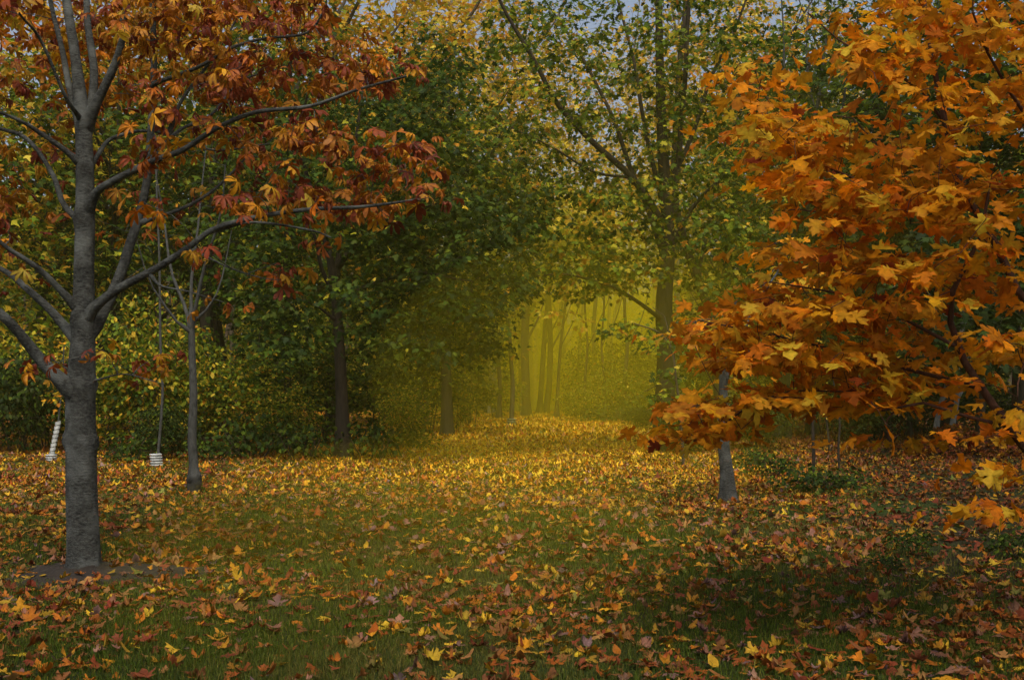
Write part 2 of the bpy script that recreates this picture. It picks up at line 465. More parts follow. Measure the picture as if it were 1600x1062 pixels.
# ================================================================== 1. the red-brown chestnut at the front
def chestnut_tree():
    Y = 9.2
    base = ground(132, 893); Y = base[1]
    px = Y / F; CHX = base[0]
    t = Tree()
    tr = [at(133, 905, Y), at(131, 850, Y), at(128, 760, Y), at(127, 690, Y), at(126, 620, Y), at(130, 520, Y), at(131, 430, Y), at(133, 330, Y), at(132, 250, Y), at(128, 180, Y + .05), at(118, 90, Y + .1), at(104, 0, Y + .2), at(90, -120, Y + .3), at(95, -260, Y + .3)]
    prof = np.array([(905, 28), (880, 25), (800, 24), (700, 23), (620, 22.5), (560, 20), (520, 18), (430, 15.5), (330, 15), (250, 13), (180, 12), (90, 8), (0, 7), (-120, 6), (-260, 4)])
    t.limb(tr, 0, 0, sides=40, n=170, flare=.03, rough=.02, prof=(prof, px),
           bumps=[(1.12, .25, .05, .045), (1.09, 2.95, .055, .045), (1.22, 1.55, .05, .035), (1.52, 1.35, .065, .04), (1.56, 2.9, .06, .045),
                  (1.52, .1, .05, .03), (1.76, 1.6, .065, .035), (2.08, 1.2, .07, .035), (2.2, 2.5, .05, .03), (2.5, 1.7, .06, .03), (.62, 2.0, .05, .016), (2.9, 1.1, .07, .03), (3.3, 1.9, .06, .03)])
    def L(p, r0, r1, d=0.0, sides=9):
        pts = line_px(p, Y, Y + d); q0 = t.snap(pts[0]); pts = [q0] + [q + (q0 - pts[0]) * np.array([.7, 1, .7]) * (1 - i / len(pts)) for i, q in enumerate(pts) if i]
        return t.limb(pts, r0 * px * .86, r1 * px * .8, sides=sides, collar=.17 if r0 > 6 else .11, n=max(16, len(pts) * 7))
    L([(128, 622), (100, 600), (62, 560), (35, 525), (0, 490), (-70, 440), (-130, 330)], 13, 6, -.5, 12)
    L([(128, 535), (105, 515), (75, 480), (35, 445), (0, 420), (-70, 390)], 10, 4, .4)
    L([(128, 495), (100, 462), (70, 432), (40, 408), (0, 378), (-60, 320)], 7, 3, -.6)
    L([(132, 525), (152, 500), (180, 440), (203, 388), (222, 345), (233, 290), (235, 190), (238, 80), (236, -60)], 11, 6, .5, 12)
    L([(134, 505), (150, 480), (185, 448), (242, 414), (300, 380), (345, 358), (420, 340), (490, 328), (570, 322), (650, 312)], 9, 2, -.7)
    L([(345, 358), (400, 352), (480, 356), (520, 372)], 3, 1.5, -.3)
    L([(135, 340), (150, 305), (175, 285), (240, 250), (290, 232), (335, 205), (395, 182), (480, 170), (560, 140), (640, 118)], 8, 2, -.9)
    L([(135, 280), (155, 240), (180, 215), (240, 205), (330, 235), (420, 225)], 5, 1.5, .8)
    L([(180, 120), (200, 112), (240, 98), (290, 84), (340, 66), (400, 54), (470, 44), (505, 8)], 5, 2, -.5)
    L([(131, 200), (160, 140), (186, 70), (200, 10), (225, -100)], 9, 5, -.3, 12)
    L([(134, 250), (140, 150), (146, 60), (140, -60), (135, -200)], 9, 5, .4, 12)
    L([(130, 230), (108, 130), (85, 40), (70, -60)], 7, 4, .5)
    L([(236, 170), (262, 128), (300, 90), (340, 50), (375, 5)], 4, 2, .6)
    L([(236, 240), (280, 190), (330, 170), (380, 120), (450, 100)], 4, 1.5, .9)
    L([(131, 262), (100, 235), (62, 208), (30, 188), (-30, 165)], 6, 2.5, -.5)
    L([(131, 350), (100, 320), (78, 270), (45, 220), (10, 205), (-40, 190)], 6, 3, .5)
    L([(130, 190), (105, 150), (60, 60), (30, 20)], 4, 2, -.8)
    L([(146, 598), (172, 590), (205, 586), (240, 592), (258, 600)], 2, .8, -.2, 6)
    L([(131, 590), (105, 575), (78, 560), (50, 570)], 2, .8, .5, 6)
    L([(222, 345), (290, 320), (340, 290), (380, 250), (400, 230)], 4, 1.5, .7)
    L([(242, 414), (260, 440), (300, 452), (352, 470)], 2.4, .8, -.3, 6)
    L([(300, 380), (340, 400), (390, 428), (440, 436)], 2.4, .8, -.4, 6)
    specs = [(60, 40, 130, 70, 60), (200, 30, 110, 60, 44), (320, 30, 110, 50, 36), (430, 20, 90, 40, 22), (80, 150, 140, 60, 46), (250, 130, 110, 50, 26),
             (400, 110, 110, 50, 34), (520, 90, 70, 60, 24), (600, 120, 60, 40, 14), (430, 200, 120, 40, 34), (560, 230, 80, 50, 26), (640, 260, 50, 40, 12),
             (60, 260, 100, 50, 22), (300, 230, 90, 40, 12), (400, 290, 90, 45, 26), (520, 315, 90, 30, 22), (620, 320, 60, 20, 9), (250, 320, 90, 30, 9), (20, 330, 70, 50, 12), (160, 330, 60, 40, 7),
             (60, 410, 80, 35, 8), (500, 372, 30, 12, 3), (420, 440, 45, 18, 7), (340, 400, 40, 20, 4), (345, 476, 14, 8, 2), (252, 572, 16, 14, 4), (215, 590, 10, 6, 2),
             (85, 585, 30, 30, 4), (150, 545, 24, 12, 3), (10, 470, 40, 40, 4), (680, 300, 25, 15, 2), (-120, 100, 90, 200, 40), (100, -120, 260, 80, 60), (400, -70, 160, 50, 20)]
    specs = [(a, b, c, d, max(1, int(n * (.95 if b < 130 and a < 420 else .55)))) for a, b, c, d, n in specs]
    targ = [p for p in px_clumps(specs, (Y - 1.0, Y + 1.8)) if not (p[1] < Y + .35 and abs(p[0] - CHX) < .42 and p[2] > 1.9)]
    ends = t.twigs(targ, r_end=.0028, k=.0075, sides=5)
    mb = MB()
    def col(pos, n):
        # orange towards the top left of the crown, dark red towards the outer twigs
        u = pos[:, 0] + .35 * (4.4 - pos[:, 2])
        w = np.clip((u + 3.9) / 2.2, 0, 1)
        a = palette({'gold': 2, 'orange': 2.2, 'rust': 1.8}, n); b = palette({'rust': 2.4, 'orange': .7, 'gold': .2}, n)
        return np.where(R.rand(n, 1) < w[:, None] * .95, b * .8, a * .8)
    spray(mb, ends, 6, .22, CHEST, .135, col, droop=(-.1, 1.1), flat=.45, curl=0, mat_edge=(.13, .02, .012), edge_amt=.85)
    r = finish(t, 'horse_chestnut_tree', 'knobbly grey chestnut with orange and dark red leaves, standing in bare soil', 'tree', base, B_CHEST, mb, M_CHEST)
    return base


CH_BASE = chestnut_tree()


# ================================================================== 2. orange maple reaching in from the side
def orange_maple():
    Y = 6.9
    base = at(1790, 900, Y); base[2] = 0
    t = Tree()
    def L(p, r0, r1, Y0=Y, Y1=Y, sides=9):
        return t.limb(line_px(p, Y0, Y1), r0, r1, sides=sides)
    t.limb([base - np.array([0, 0, .1]), base + [0, 0, .6], base + [-.05, 0, 1.6], base + [-.2, .1, 3.0], base + [-.35, .1, 4.6], base + [-.3, .1, 6]], .10, .035, sides=16, n=50, flare=.04)
    b = (base[0] - .02, base[1], .7)
    t.limb([b, at(1690, 770, Y), at(1630, 735, Y - .1), at(1583, 668, Y - .2), at(1530, 606, Y - .3), at(1492, 540, Y - .4), at(1486, 475, Y - .5), at(1505, 420, Y - .5), at(1530, 372, Y - .5), at(1545, 300, Y - .5)], .034, .008, sides=12)
    L([(1530, 606), (1470, 588), (1400, 572), (1330, 558), (1240, 530), (1160, 512), (1090, 500)], .014, .004, Y - .3, Y + .6)
    L([(1492, 540), (1420, 500), (1350, 470), (1270, 450), (1200, 440)], .012, .004, Y - .4, Y + .2)
    L([(1583, 668), (1510, 650), (1440, 632), (1380, 640), (1330, 610), (1240, 610)], .012, .004, Y - .2, Y - .3)
    L([(1400, 640), (1385, 660), (1390, 690)], .006, .003, Y - .25, Y - .4)
    L([(1240, 610), (1180, 630), (1120, 670), (1080, 690)], .007, .003, Y - .3, Y)
    L([(1770, 600), (1680, 540), (1600, 470), (1545, 360), (1500, 290), (1480, 200), (1458, 90), (1435, -60)], .03, .014, Y + .1, Y + .5, 12)
    L([(1480, 200), (1430, 130), (1370, 100), (1320, 70), (1262, 20)], .012, .004, Y + .5, Y + .2)
    L([(1545, 360), (1470, 340), (1390, 310), (1300, 262), (1230, 215), (1185, 160), (1155, 100)], .014, .003, Y + .3, Y + .7)
    L([(1390, 310), (1340, 350), (1270, 330), (1210, 330)], .008, .003, Y + .3, Y + .5)
    L([(1500, 290), (1450, 240), (1400, 250), (1340, 190), (1300, 180)], .008, .003, Y + .5, Y + .9)
    L([(1700, 300), (1620, 200), (1560, 120), (1520, 20)], .016, .006, Y, Y - .4)
    L([(1690, 770), (1640, 770), (1590, 790), (1560, 830)], .008, .003, Y - .1, Y - 1.0)
    L([(1640, 480), (1600, 560), (1590, 620)], .008, .003, Y, Y - .8)
    specs = [(1160, 130, 32, 40, 14), (1200, 200, 65, 55, 34), (1250, 270, 75, 60, 40), (1320, 220, 70, 50, 22), (1350, 60, 50, 40, 14), (1400, 110, 80, 50, 26), (1500, 60, 90, 50, 22),
             (1500, 170, 100, 60, 30), (1570, 40, 60, 70, 30), (1450, 10, 80, 30, 20), (1600, 160, 40, 80, 24), (1430, 240, 90, 50, 26), (1350, 320, 100, 55, 44), (1470, 330, 110, 60, 46), (1560, 300, 60, 60, 20),
             (1220, 400, 50, 40, 12), (1330, 410, 110, 45, 42), (1450, 420, 110, 45, 44), (1560, 420, 60, 70, 26), (1200, 470, 80, 45, 30), (1320, 490, 110, 45, 46), (1430, 500, 70, 40, 22),
             (1130, 540, 90, 50, 38), (1240, 560, 110, 45, 50), (1370, 570, 100, 45, 44), (1530, 560, 70, 60, 18), (1100, 620, 60, 40, 24), (1200, 625, 90, 30, 26), (1320, 625, 100, 28, 26), (1430, 610, 60, 35, 14),
             (1085, 680, 50, 26, 16), (1130, 660, 50, 30, 12), (1390, 680, 38, 24, 9), (1570, 660, 40, 50, 14), (1575, 740, 40, 30, 9, 5.7, 6.6), (1585, 800, 30, 40, 8, 5.6, 6.2), (1590, 560, 30, 60, 10),
             (1700, 200, 90, 260, 60), (1550, -80, 200, 60, 30), (1700, 560, 80, 120, 30)]
    specs = [(q[0] + (6 if q[0] < 1250 and q[1] < 400 else 2 if q[0] < 1220 else -4), q[1], q[2] * .82, q[3] * .74, max(3, int(q[4] * .54))) + tuple(q[5:]) for q in specs]
    targ = px_clumps(specs, (Y - .9, Y + 1.0))
    ends = t.twigs(targ, r_end=.0026, k=.005, sides=4)
    mb = MB()
    spray(mb, ends, 7, .21, MAPLES, .108, {'orange': 3, 'gold': 3, 'rust': .2}, droop=(-.1, .65), flat=.11, mat_edge=(.42, .09, .01), edge_amt=.5, curl=1.3)
    finish(t, 'orange_maple_tree', 'near maple with broad orange leaves spreading in layers over the lawn edge', 'tree', base, B_RED, mb, M_NEAR)


orange_maple()


# ================================================================== generic traced trees
def traced(name, label, basepx, trunk, tw, limbs, clumps, Yr, per, rad, size, pal, bark, tmpl=MAPLE_MID, group=None, flare=.08, sides=14, kk=.006, droop=(0, .9), Yoff=0.0, r_end=.004, cat='tree', curl=.9, bumps=None):
    base = ground(*basepx); Y = base[1]
    px = Y / F
    t = Tree()
    pts = [base - np.array([0, 0, .15])] + [at(x, y, Y) for x, y in trunk]
    t.limb(pts, tw[0] / 2 * px, tw[1] / 2 * px, sides=sides, n=60, flare=flare, rough=.05, bumps=bumps)
    for lb in limbs:
        p, w0, w1 = lb[:3]; dY = lb[3] if len(lb) > 3 else 0
        pp = line_px(p, Y, Y + dY); q0 = t.snap(pp[0]); pp = [q0] + [q + (q0 - pp[0]) * np.array([.7, 1, .7]) * (1 - i / len(pp)) for i, q in enumerate(pp) if i]
        t.limb(pp, w0 / 2 * px, w1 / 2 * px, sides=8, collar=w0 / 2 * px * 3)
    mb = MB()
    if clumps:
        targ = px_clumps(clumps, (Y + Yr[0], Y + Yr[1]))
        ends = t.twigs(targ, r_end=r_end, k=kk, sides=4)
        if per:
            spray(mb, ends, per, rad, tmpl, size, pal, droop=droop, curl=curl)
    return finish(t, name, label, cat, base, bark, mb, M_LEAF, group)


# big dark tree beside the path
traced('maple_tree', 'tall dark multi-stemmed tree beside the leaf-covered path, green leaves against the sky', (1037, 706),
       [(1038, 640), (1040, 560), (1037, 480), (1043, 400), (1042, 330), (1036, 250), (1032, 150), (1030, 40), (1026, -120)], (34, 9),
       [([(1043, 400), (1030, 340), (985, 275), (930, 222), (872, 160), (835, 95), (790, 20), (760, -50)], 13, 4, -2),
        ([(1040, 420), (1010, 330), (985, 270), (960, 190), (930, 130), (890, 60), (850, 0)], 10, 3, 1.5),
        ([(1040, 360), (1020, 260), (1000, 160), (985, 80), (960, -20)], 9, 4, 1),
        ([(1036, 505), (1000, 478), (950, 448), (890, 430), (840, 432)], 8, 2, -2.5),
        ([(1042, 345), (1062, 260), (1068, 160), (1072, 60), (1085, -60)], 12, 5, -.8),
        ([(1044, 400), (1080, 330), (1120, 280), (1180, 240), (1240, 225)], 8, 2, -1.5),
        ([(1040, 300), (1085, 200), (1110, 120), (1150, 40), (1180, -40)], 8, 3, 1.2),
        ([(985, 275), (930, 270), (870, 235), (800, 200)], 5, 2, -1)],
       [(800, 60, 80, 60, 30), (880, 50, 90, 60, 34), (960, 60, 80, 70, 30), (1060, 70, 90, 90, 60), (1140, 60, 70, 80, 36), (850, 180, 80, 60, 34), (930, 170, 60, 60, 20), (1010, 200, 60, 60, 24),
        (1100, 200, 80, 80, 50), (760, 220, 70, 60, 30), (860, 280, 90, 50, 40), (960, 290, 80, 40, 36), (1080, 320, 90, 70, 60), (1160, 300, 70, 80, 36), (880, 380, 90, 50, 46), (980, 400, 80, 50, 50), (1120, 400, 80, 60, 46), (930, 440, 70, 30, 26), (1000, -90, 220, 80, 60),
        (1150, 460, 50, 50, 18)],
       (-3, 2.5), 18, .34, .135, {'green': 4, 'deepgreen': 1, 'limegreen': 4, 'yellow': 1}, B_DARK, flare=.12, sides=20)

# second dark stem crossing behind the first
traced('slanting_maple_tree', 'dark slanting tree crossing close behind the tall multi-stemmed tree', (1128, 694),
       [(1122, 600), (1112, 500), (1090, 440), (1068, 370), (1054, 300), (1056, 200), (1064, 80), (1078, -40)], (17, 7),
       [([(1112, 500), (1150, 430), (1190, 380), (1240, 350)], 7, 2, 1), ([(1068, 370), (1020, 350), (960, 330)], 5, 2, 1), ([(1090, 440), (1110, 330), (1130, 240), (1170, 150)], 7, 2, 1.5)],
       [(1180, 340, 70, 60, 40), (1220, 420, 50, 60, 30), (1130, 180, 60, 80, 30), (1180, 120, 60, 70, 20), (1090, 500, 40, 30, 14)], (-1.5, 2.5), 20, .38, .122, {'green': 4, 'deepgreen': 4, 'yellow': .4}, B_DARK)

# the dark forked tree left of the path
traced('forked_maple_tree', 'dark forked tree whose dense dark green crown hangs over the shaded undergrowth', (538, 716),
       [(536, 650), (532, 560), (528, 500), (520, 430), (512, 390), (495, 330), (470, 240)], (22, 6),
       [([(530, 520), (527, 440), (530, 380), (545, 300), (560, 200), (570, 100)], 12, 4, .8), ([(526, 470), (505, 420), (490, 370), (450, 320), (400, 280)], 8, 2, -1),
        ([(530, 420), (580, 360), (640, 330), (720, 310)], 8, 2, -1.5), ([(532, 480), (590, 440), (660, 430), (740, 440)], 7, 2, -2), ([(545, 300), (600, 250), (660, 200), (700, 140)], 7, 2, 1),
        ([(528, 500), (480, 470), (430, 460)], 5, 2, -1)],
       [(480, 240, 90, 50, 40), (580, 260, 90, 60, 60), (680, 240, 80, 60, 50), (400, 340, 80, 50, 44), (480, 330, 70, 25, 16), (600, 360, 90, 50, 66), (700, 360, 90, 60, 76), (790, 340, 70, 50, 46), (390, 430, 70, 40, 34), (430, 470, 50, 40, 24),
        (610, 450, 90, 50, 66), (720, 450, 90, 50, 70), (800, 420, 50, 50, 30), (620, 530, 80, 40, 44), (720, 530, 70, 40, 40), (440, 530, 60, 40, 26), (620, 150, 90, 60, 40), (700, 120, 60, 60, 26), (560, 170, 80, 50, 30)],
       (-3, 2.5), 21, .40, .122, {'green': 3, 'deepgreen': 6, 'limegreen': .4, 'yellow': .12}, B_DARK, flare=.1, sides=16)

# bare young tree with a swollen foot
traced('young_bare_tree', 'slim bare young tree with a swollen rough foot and upswept grey twigs', (303, 770),
       [(304, 745), (300, 690), (302, 620), (300, 560), (299, 505)], (15, 10),
       [([(299, 515), (283, 470), (272, 420), (255, 350), (245, 280)], 7, 2, .5), ([(299, 510), (310, 460), (325, 400), (345, 330), (352, 260)], 7, 2, -.5),
        ([(298, 520), (262, 490), (235, 440), (215, 380)], 5, 1.5, -.4), ([(300, 500), (300, 430), (310, 350), (318, 270), (325, 200)], 6, 1.5, .6), ([(300, 505), (335, 470), (350, 420), (362, 360)], 4, 1.5, .3)],
       [(290, 330, 90, 100, 60), (300, 230, 80, 60, 24), (240, 430, 50, 40, 10)], (-.8, .8), 0, .2, .1, None, B_GREY, flare=.05, kk=.004, r_end=.0025, bumps=[(.30, 1.2, .10, .05), (.34, 2.6, .09, .05), (.40, .3, .08, .03), (.75, 2.2, .05, .015), (1.1, 1.2, .05, .012)])

# thin sapling in a white coil collar, grey stem
def collar(mb, base, r, h, turns, lean=(0, 0)):
    n = turns * 18
    for k in range(turns):
        a = np.linspace(0, 2 * np.pi, 20)
        z = h * (k + .5) / turns
        p = np.stack([base[0] + r * np.cos(a) + lean[0] * z, base[1] + r * np.sin(a) + lean[1] * z, base[2] + z + 0 * a], 1)
        tube(mb, p, h / turns * .32, 6)
    # the inner sleeve the ridges sit on
    p = np.array([[base[0] + lean[0] * z, base[1] + lean[1] * z, base[2] + z] for z in np.linspace(0, h * .98, 5)])
    tube(mb, p, r * .86, 20)


def sapling(name, label, basepx, pts, w, guard=None, wrap=None, gm=M_WHITE, leaves=None, bark=B_GREY, limbs=()):
    base = ground(*basepx); Y = base[1]; px = Y / F
    t = Tree()
    t.limb([base - np.array([0, 0, .05])] + [at(x, y, Y) for x, y in pts], w[0] / 2 * px, w[1] / 2 * px, sides=10, n=40, flare=.01)
    for p, w0, w1 in limbs: t.limb(line_px(p, Y, Y + .3), w0 / 2 * px, w1 / 2 * px, sides=6)
    mb = MB()
    if leaves:
        ends = t.twigs(px_clumps(leaves[0], (Y - .6, Y + .6)), r_end=.002, k=.004)
        if leaves[3]: spray(mb, ends, leaves[3], .2, leaves[1], leaves[2], leaves[4])
    root = finish(t, name, label, 'young tree', base, bark, mb, M_LEAF)
    if guard:
        g = MB(); collar(g, (base[0], base[1], 0), guard[0] / 2 * px, guard[1] * px, guard[2], guard[3])
        g.build('trunk_guard', gm, root, base, True)
    if wrap:
        g = MB(); a0 = at(pts[0][0], pts[0][1], Y)
        b0 = np.array([base[0], base[1], .05]); n = wrap[2] * 14
        tt = np.linspace(0, 1, n); ang = tt * wrap[2] * 2 * np.pi
        top = at(*wrap[0], Y)
        cpts = b0[None] * (1 - tt[:, None]) + top[None] * tt[:, None]
        r = wrap[1] / 2 * px
        H = (top[2] - b0[2]) / wrap[2] * .80
        q0 = cpts + np.stack([r * np.cos(ang), r * np.sin(ang), 0 * ang], 1)
        q1 = q0 + np.array([0, 0, H])
        v = np.stack([q0, q1], 1).reshape(-1, 3)
        f = np.array([(2 * i, 2 * i + 2, 2 * i + 3, 2 * i + 1) for i in range(n - 1)])
        g.add(v, f); g.build('spiral_wrap', gm, root, base, True)
    return root


sapling('guarded_sapling', 'thin grey sapling stem rising from a white ribbed collar on the leafy lawn', (246, 732),
        [(248, 700), (252, 650), (254, 600), (251, 540), (250, 470), (249, 400), (246, 330), (243, 240)], (5, 3), guard=(17, 24, 6, (-.14, 0)),
        leaves=([(250, 300, 40, 90, 26)], OVAL, .08, 4, {'yellow': 2, 'limegreen': 1}))
sapling('wrapped_sapling', 'short leaning sapling wrapped in a white spiral guard beside the grey chestnut trunk', (80, 720),
        [(84, 695), (91, 660), (93, 640), (98, 590), (100, 540)], (4, 2), guard=(15, 11, 3, (0, 0)), wrap=((91, 662), 8, 8),
        leaves=([(88, 625, 10, 18, 8), (100, 560, 18, 30, 10)], MAPLE_MID, .09, 3, {'gold': 2, 'yellow': 1}))
sapling('path_sapling', 'slender dark sapling in a green-grey collar standing in the path leaves', (799, 664),
        [(800, 640), (801, 600), (798, 560), (796, 520), (790, 470), (800, 400)], (8, 4), guard=(13, 11, 3, (0, 0)), gm=M_GUARDG, bark=B_MID,
        leaves=([(800, 540, 50, 25, 12), (860, 460, 60, 40, 34), (900, 500, 40, 20, 12), (790, 450, 50, 50, 30)], MAPLE_MID, .2, 5, {'yellow': 3, 'limegreen': 1}))
sapling('lime_leaved_sapling', 'thin sapling with fresh lime green leaves spreading into the misty opening', (1068, 728),
        [(1066, 690), (1062, 640), (1056, 590), (1050, 550), (1030, 520), (990, 505)], (5, 2), bark=B_MID, limbs=(([(1056, 590), (1030, 600), (1005, 612)], 2, 1), ([(1050, 550), (1040, 500), (1020, 480)], 2, 1)),
        leaves=([(985, 515, 50, 16, 18), (1030, 540, 30, 20, 12), (1045, 590, 24, 24, 10), (1020, 622, 24, 10, 6), (1060, 640, 14, 20, 5)], MAPLE_MID, .12, 6, {'limegreen': 3, 'green': 2, 'yellow': .5}))

# young grey tree on the right, in front of the dark wood
traced('young_maple_tree', 'young tree with a smooth pale grey trunk under the hanging orange leaves', (1138, 784),
       [(1136, 740), (1131, 690), (1130, 620), (1130, 570), (1134, 520), (1150, 470)], (24, 4),
       [([(1130, 600), (1160, 520), (1200, 450), (1240, 380)], 7, 2, .6), ([(1130, 560), (1100, 520), (1085, 500)], 4, 2, -.3), ([(1134, 520), (1170, 480), (1210, 420)], 4, 2, .5)],
       [(1110, 510, 60, 30, 12), (1230, 420, 60, 50, 18), (1180, 560, 80, 50, 20), (1240, 500, 60, 50, 16)], (-.9, 1.0), 6, .3, .14, {'orange': 3, 'gold': 2}, B_CHEST, flare=.06, sides=20, bumps=[(.5, 1.6, .04, .012), (.95, 1.0, .035, .012), (1.2, 2.2, .03, .01)])

# ------------------------------------------------ far trunks at the end of the path
far = [((824, 651), [(822, 600), (820, 540), (822, 460), (818, 380), (820, 300)], 13, 'straight thick trunk just behind the path sapling'),
       ((843, 648), [(846, 600), (850, 540), (856, 470), (866, 400)], 8, 'thin leaning trunk between the straight thick trunk and a pair of slanting ones'),
       ((852, 648), [(858, 600), (860, 550), (858, 480), (852, 400), (850, 330)], 9, 'slanting trunk in the yellow mist, second past the thick one'),
       ((888, 640), [(884, 600), (880, 550), (878, 500), (874, 420)], 9, 'hazy grey trunk forking low in the brightest mist'),
       ((906, 636), [(908, 600), (905, 540), (908, 470), (915, 380)], 6, 'slim straight trunk alone in the brightest mist'),
       ((932, 635), [(931, 590), (930, 540), (931, 470), (928, 400)], 5, 'pole-thin trunk deep in the mist behind the grass clump'),
       ((960, 636), [(962, 590), (955, 530), (970, 460), (960, 380)], 5, 'bent pole-thin trunk at the mist edge near the dark path tree'),
       ((870, 653), [(872, 600), (876, 540), (884, 470), (890, 380)], 5, 'thin dark trunk leaning across the mist just past the slanting pair'),
       ((915, 655), [(914, 600), (918, 540), (914, 470), (920, 380)], 4, 'dark whip-thin trunk in front of the hazy grassy bush'),
       ((946, 656), [(945, 600), (940, 540), (944, 470), (940, 380)], 4, 'dark whip-thin trunk standing over the hazy knee-high plants'),
       ((978, 657), [(976, 600), (980, 540), (976, 470), (986, 380)], 6, 'dark thin trunk under the lime green sprays'),
       ((780, 655), [(781, 600), (778, 540), (782, 470), (776, 400)], 6, 'thin trunk standing just before the hazy yellow bush')]
for bp, tr, w, lab in far:
    x, y = bp
    traced('mist_tree', lab, bp, tr, (w * 1.15, w * .7),
           [([tr[1], (tr[1][0] + 22, tr[1][1] - 45), (tr[1][0] + 40, tr[1][1] - 100)], w * .4, 1.2, 2), ([tr[2], (tr[2][0] - 22, tr[2][1] - 45), (tr[2][0] - 30, tr[2][1] - 110)], w * .4, 1.2, -2)],
           [(tr[3][0], tr[3][1] - 50, 60, 60, 34), (tr[3][0] + 10, tr[3][1] + 20, 40, 40, 8)], (-3, 4), 9, .8, .30, {'yellow': 4, 'limegreen': 3, 'green': 1}, B_DARK, flare=.1)

# ------------------------------------------------ trunks left of the forked tree
traced('thick_dark_tree', 'thick near-black trunk half hidden in the undergrowth right of the bare young tree', (326, 690),
       [(326, 640), (325, 560), (322, 500), (325, 430), (330, 340), (335, 220)], (27, 12), [([(325, 450), (370, 380), (430, 330)], 9, 3, 1), ([(322, 470), (280, 400), (230, 350)], 8, 3, 1)],
       [(330, 300, 110, 80, 60), (400, 380, 80, 60, 40), (250, 380, 80, 60, 30), (370, 480, 70, 50, 34)], (-2, 3), 13, .5, .18, {'green': 3, 'deepgreen': 3, 'limegreen': 1}, B_DARK)
traced('slim_leaning_tree', 'slim dark trunk leaning against the thick near-black one', (362, 684),
       [(358, 640), (350, 560), (342, 500), (345, 430)], (13, 7), [], [(350, 420, 60, 50, 20)], (-1, 2), 10, .5, .16, {'green': 2, 'limegreen': 2}, B_DARK)
traced('straight_grey_tree', 'straight dark grey trunk directly behind the thin collared sapling', (247, 686),
       [(247, 640), (245, 560), (246, 480), (242, 400), (246, 300), (240, 200)], (12, 7), [([(246, 480), (220, 430), (190, 400)], 5, 2, 1), ([(245, 500), (280, 470), (310, 420)], 5, 2, 1)],
       [(240, 300, 90, 90, 30), (180, 420, 70, 50, 20), (240, 200, 90, 60, 20)], (-2, 2), 9, .5, .17, {'yellow': 3, 'limegreen': 2}, B_MID)

# dark wood on the right
for i, (bp, tr, w, bark, lab) in enumerate([
        ((1468, 704), [(1463, 670), (1470, 630), (1480, 590), (1478, 500)], 9, B_PALE, 'curved pale stem, first of the pair in the dark gap under the orange leaves'),
        ((1480, 706), [(1488, 665), (1496, 620), (1498, 560), (1505, 480)], 9, B_PALE, 'straight pale stem, second of the pair in the dark gap under the orange leaves'),
        ((1530, 700), [(1532, 640), (1530, 560), (1535, 470)], 16, B_MID, 'brown trunk standing behind the heap of raked leaves'),
        ((1385, 690), [(1384, 620), (1380, 540), (1375, 450)], 14, B_DARK, 'dark trunk directly behind the lowest hanging orange spray'),
        ((1420, 684), [(1422, 620), (1425, 540), (1420, 440)], 8, B_DARK, 'thin black trunk between the hanging orange spray and the pale pair'),
        ((1230, 688), [(1228, 620), (1232, 540), (1236, 450)], 14, B_DARK, 'dark trunk in the shade past the young grey-trunked maple'),
        ((1590, 690), [(1592, 600), (1585, 500), (1590, 400)], 22, B_DARK, 'broad dark trunk beyond the leaf heap at the end of the wood')]):
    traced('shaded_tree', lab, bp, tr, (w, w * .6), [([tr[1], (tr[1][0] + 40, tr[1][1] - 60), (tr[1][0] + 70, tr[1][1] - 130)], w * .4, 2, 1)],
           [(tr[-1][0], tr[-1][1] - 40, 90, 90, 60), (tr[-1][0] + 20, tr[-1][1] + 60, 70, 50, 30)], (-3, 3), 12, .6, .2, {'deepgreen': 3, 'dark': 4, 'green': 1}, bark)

for bp, tr, w, lab in [((1272, 750), [(1271, 700), (1270, 660), (1272, 630), (1268, 600)], 6, 'thin black sapling rising from the dark ground ivy'),
                       ((1312, 735), [(1310, 700), (1312, 660), (1306, 630), (1302, 590)], 4, 'thin grey-brown sapling with pale yellow leaves under the orange spray'),
                       ((1297, 706), [(1294, 680), (1290, 650), (1284, 620)], 4, 'short leaning sapling with pale yellow leaves in the dark gap')]:
    traced('thin_sapling', lab, bp, tr, (w, w * .5), [], [(tr[-1][0], tr[-1][1] + 10, 20, 22, 8)], (-.3, .3), 2, .1, .09, {'limegreen': 1, 'yellow': 1}, B_DARK, tmpl=OVAL, flare=.01, r_end=.002, kk=.003, cat='young tree')
traced('bare_grey_tree', 'leafless grey tree with a tangle of thin upswept twigs above the orange lobe', (1215, 684),
       [(1218, 600), (1225, 500), (1235, 380), (1250, 280), (1275, 180), (1290, 60)], (12, 5),
       [([(1235, 380), (1290, 280), (1350, 180), (1410, 90)], 7, 2, 1), ([(1250, 280), (1230, 180), (1225, 80), (1220, -20)], 6, 2, 0), ([(1235, 330), (1300, 250), (1320, 140), (1340, 20)], 7, 2, -1), ([(1225, 450), (1170, 360), (1130, 300)], 6, 2, 1), ([(1275, 180), (1260, 90), (1265, 0)], 5, 2, 1)],
       [(1280, 130, 110, 110, 180), (1340, 60, 90, 70, 80), (1200, 200, 60, 80, 40)], (-1.5, 1.5), 0, .4, .1, None, B_GREY, kk=.006, r_end=.006)

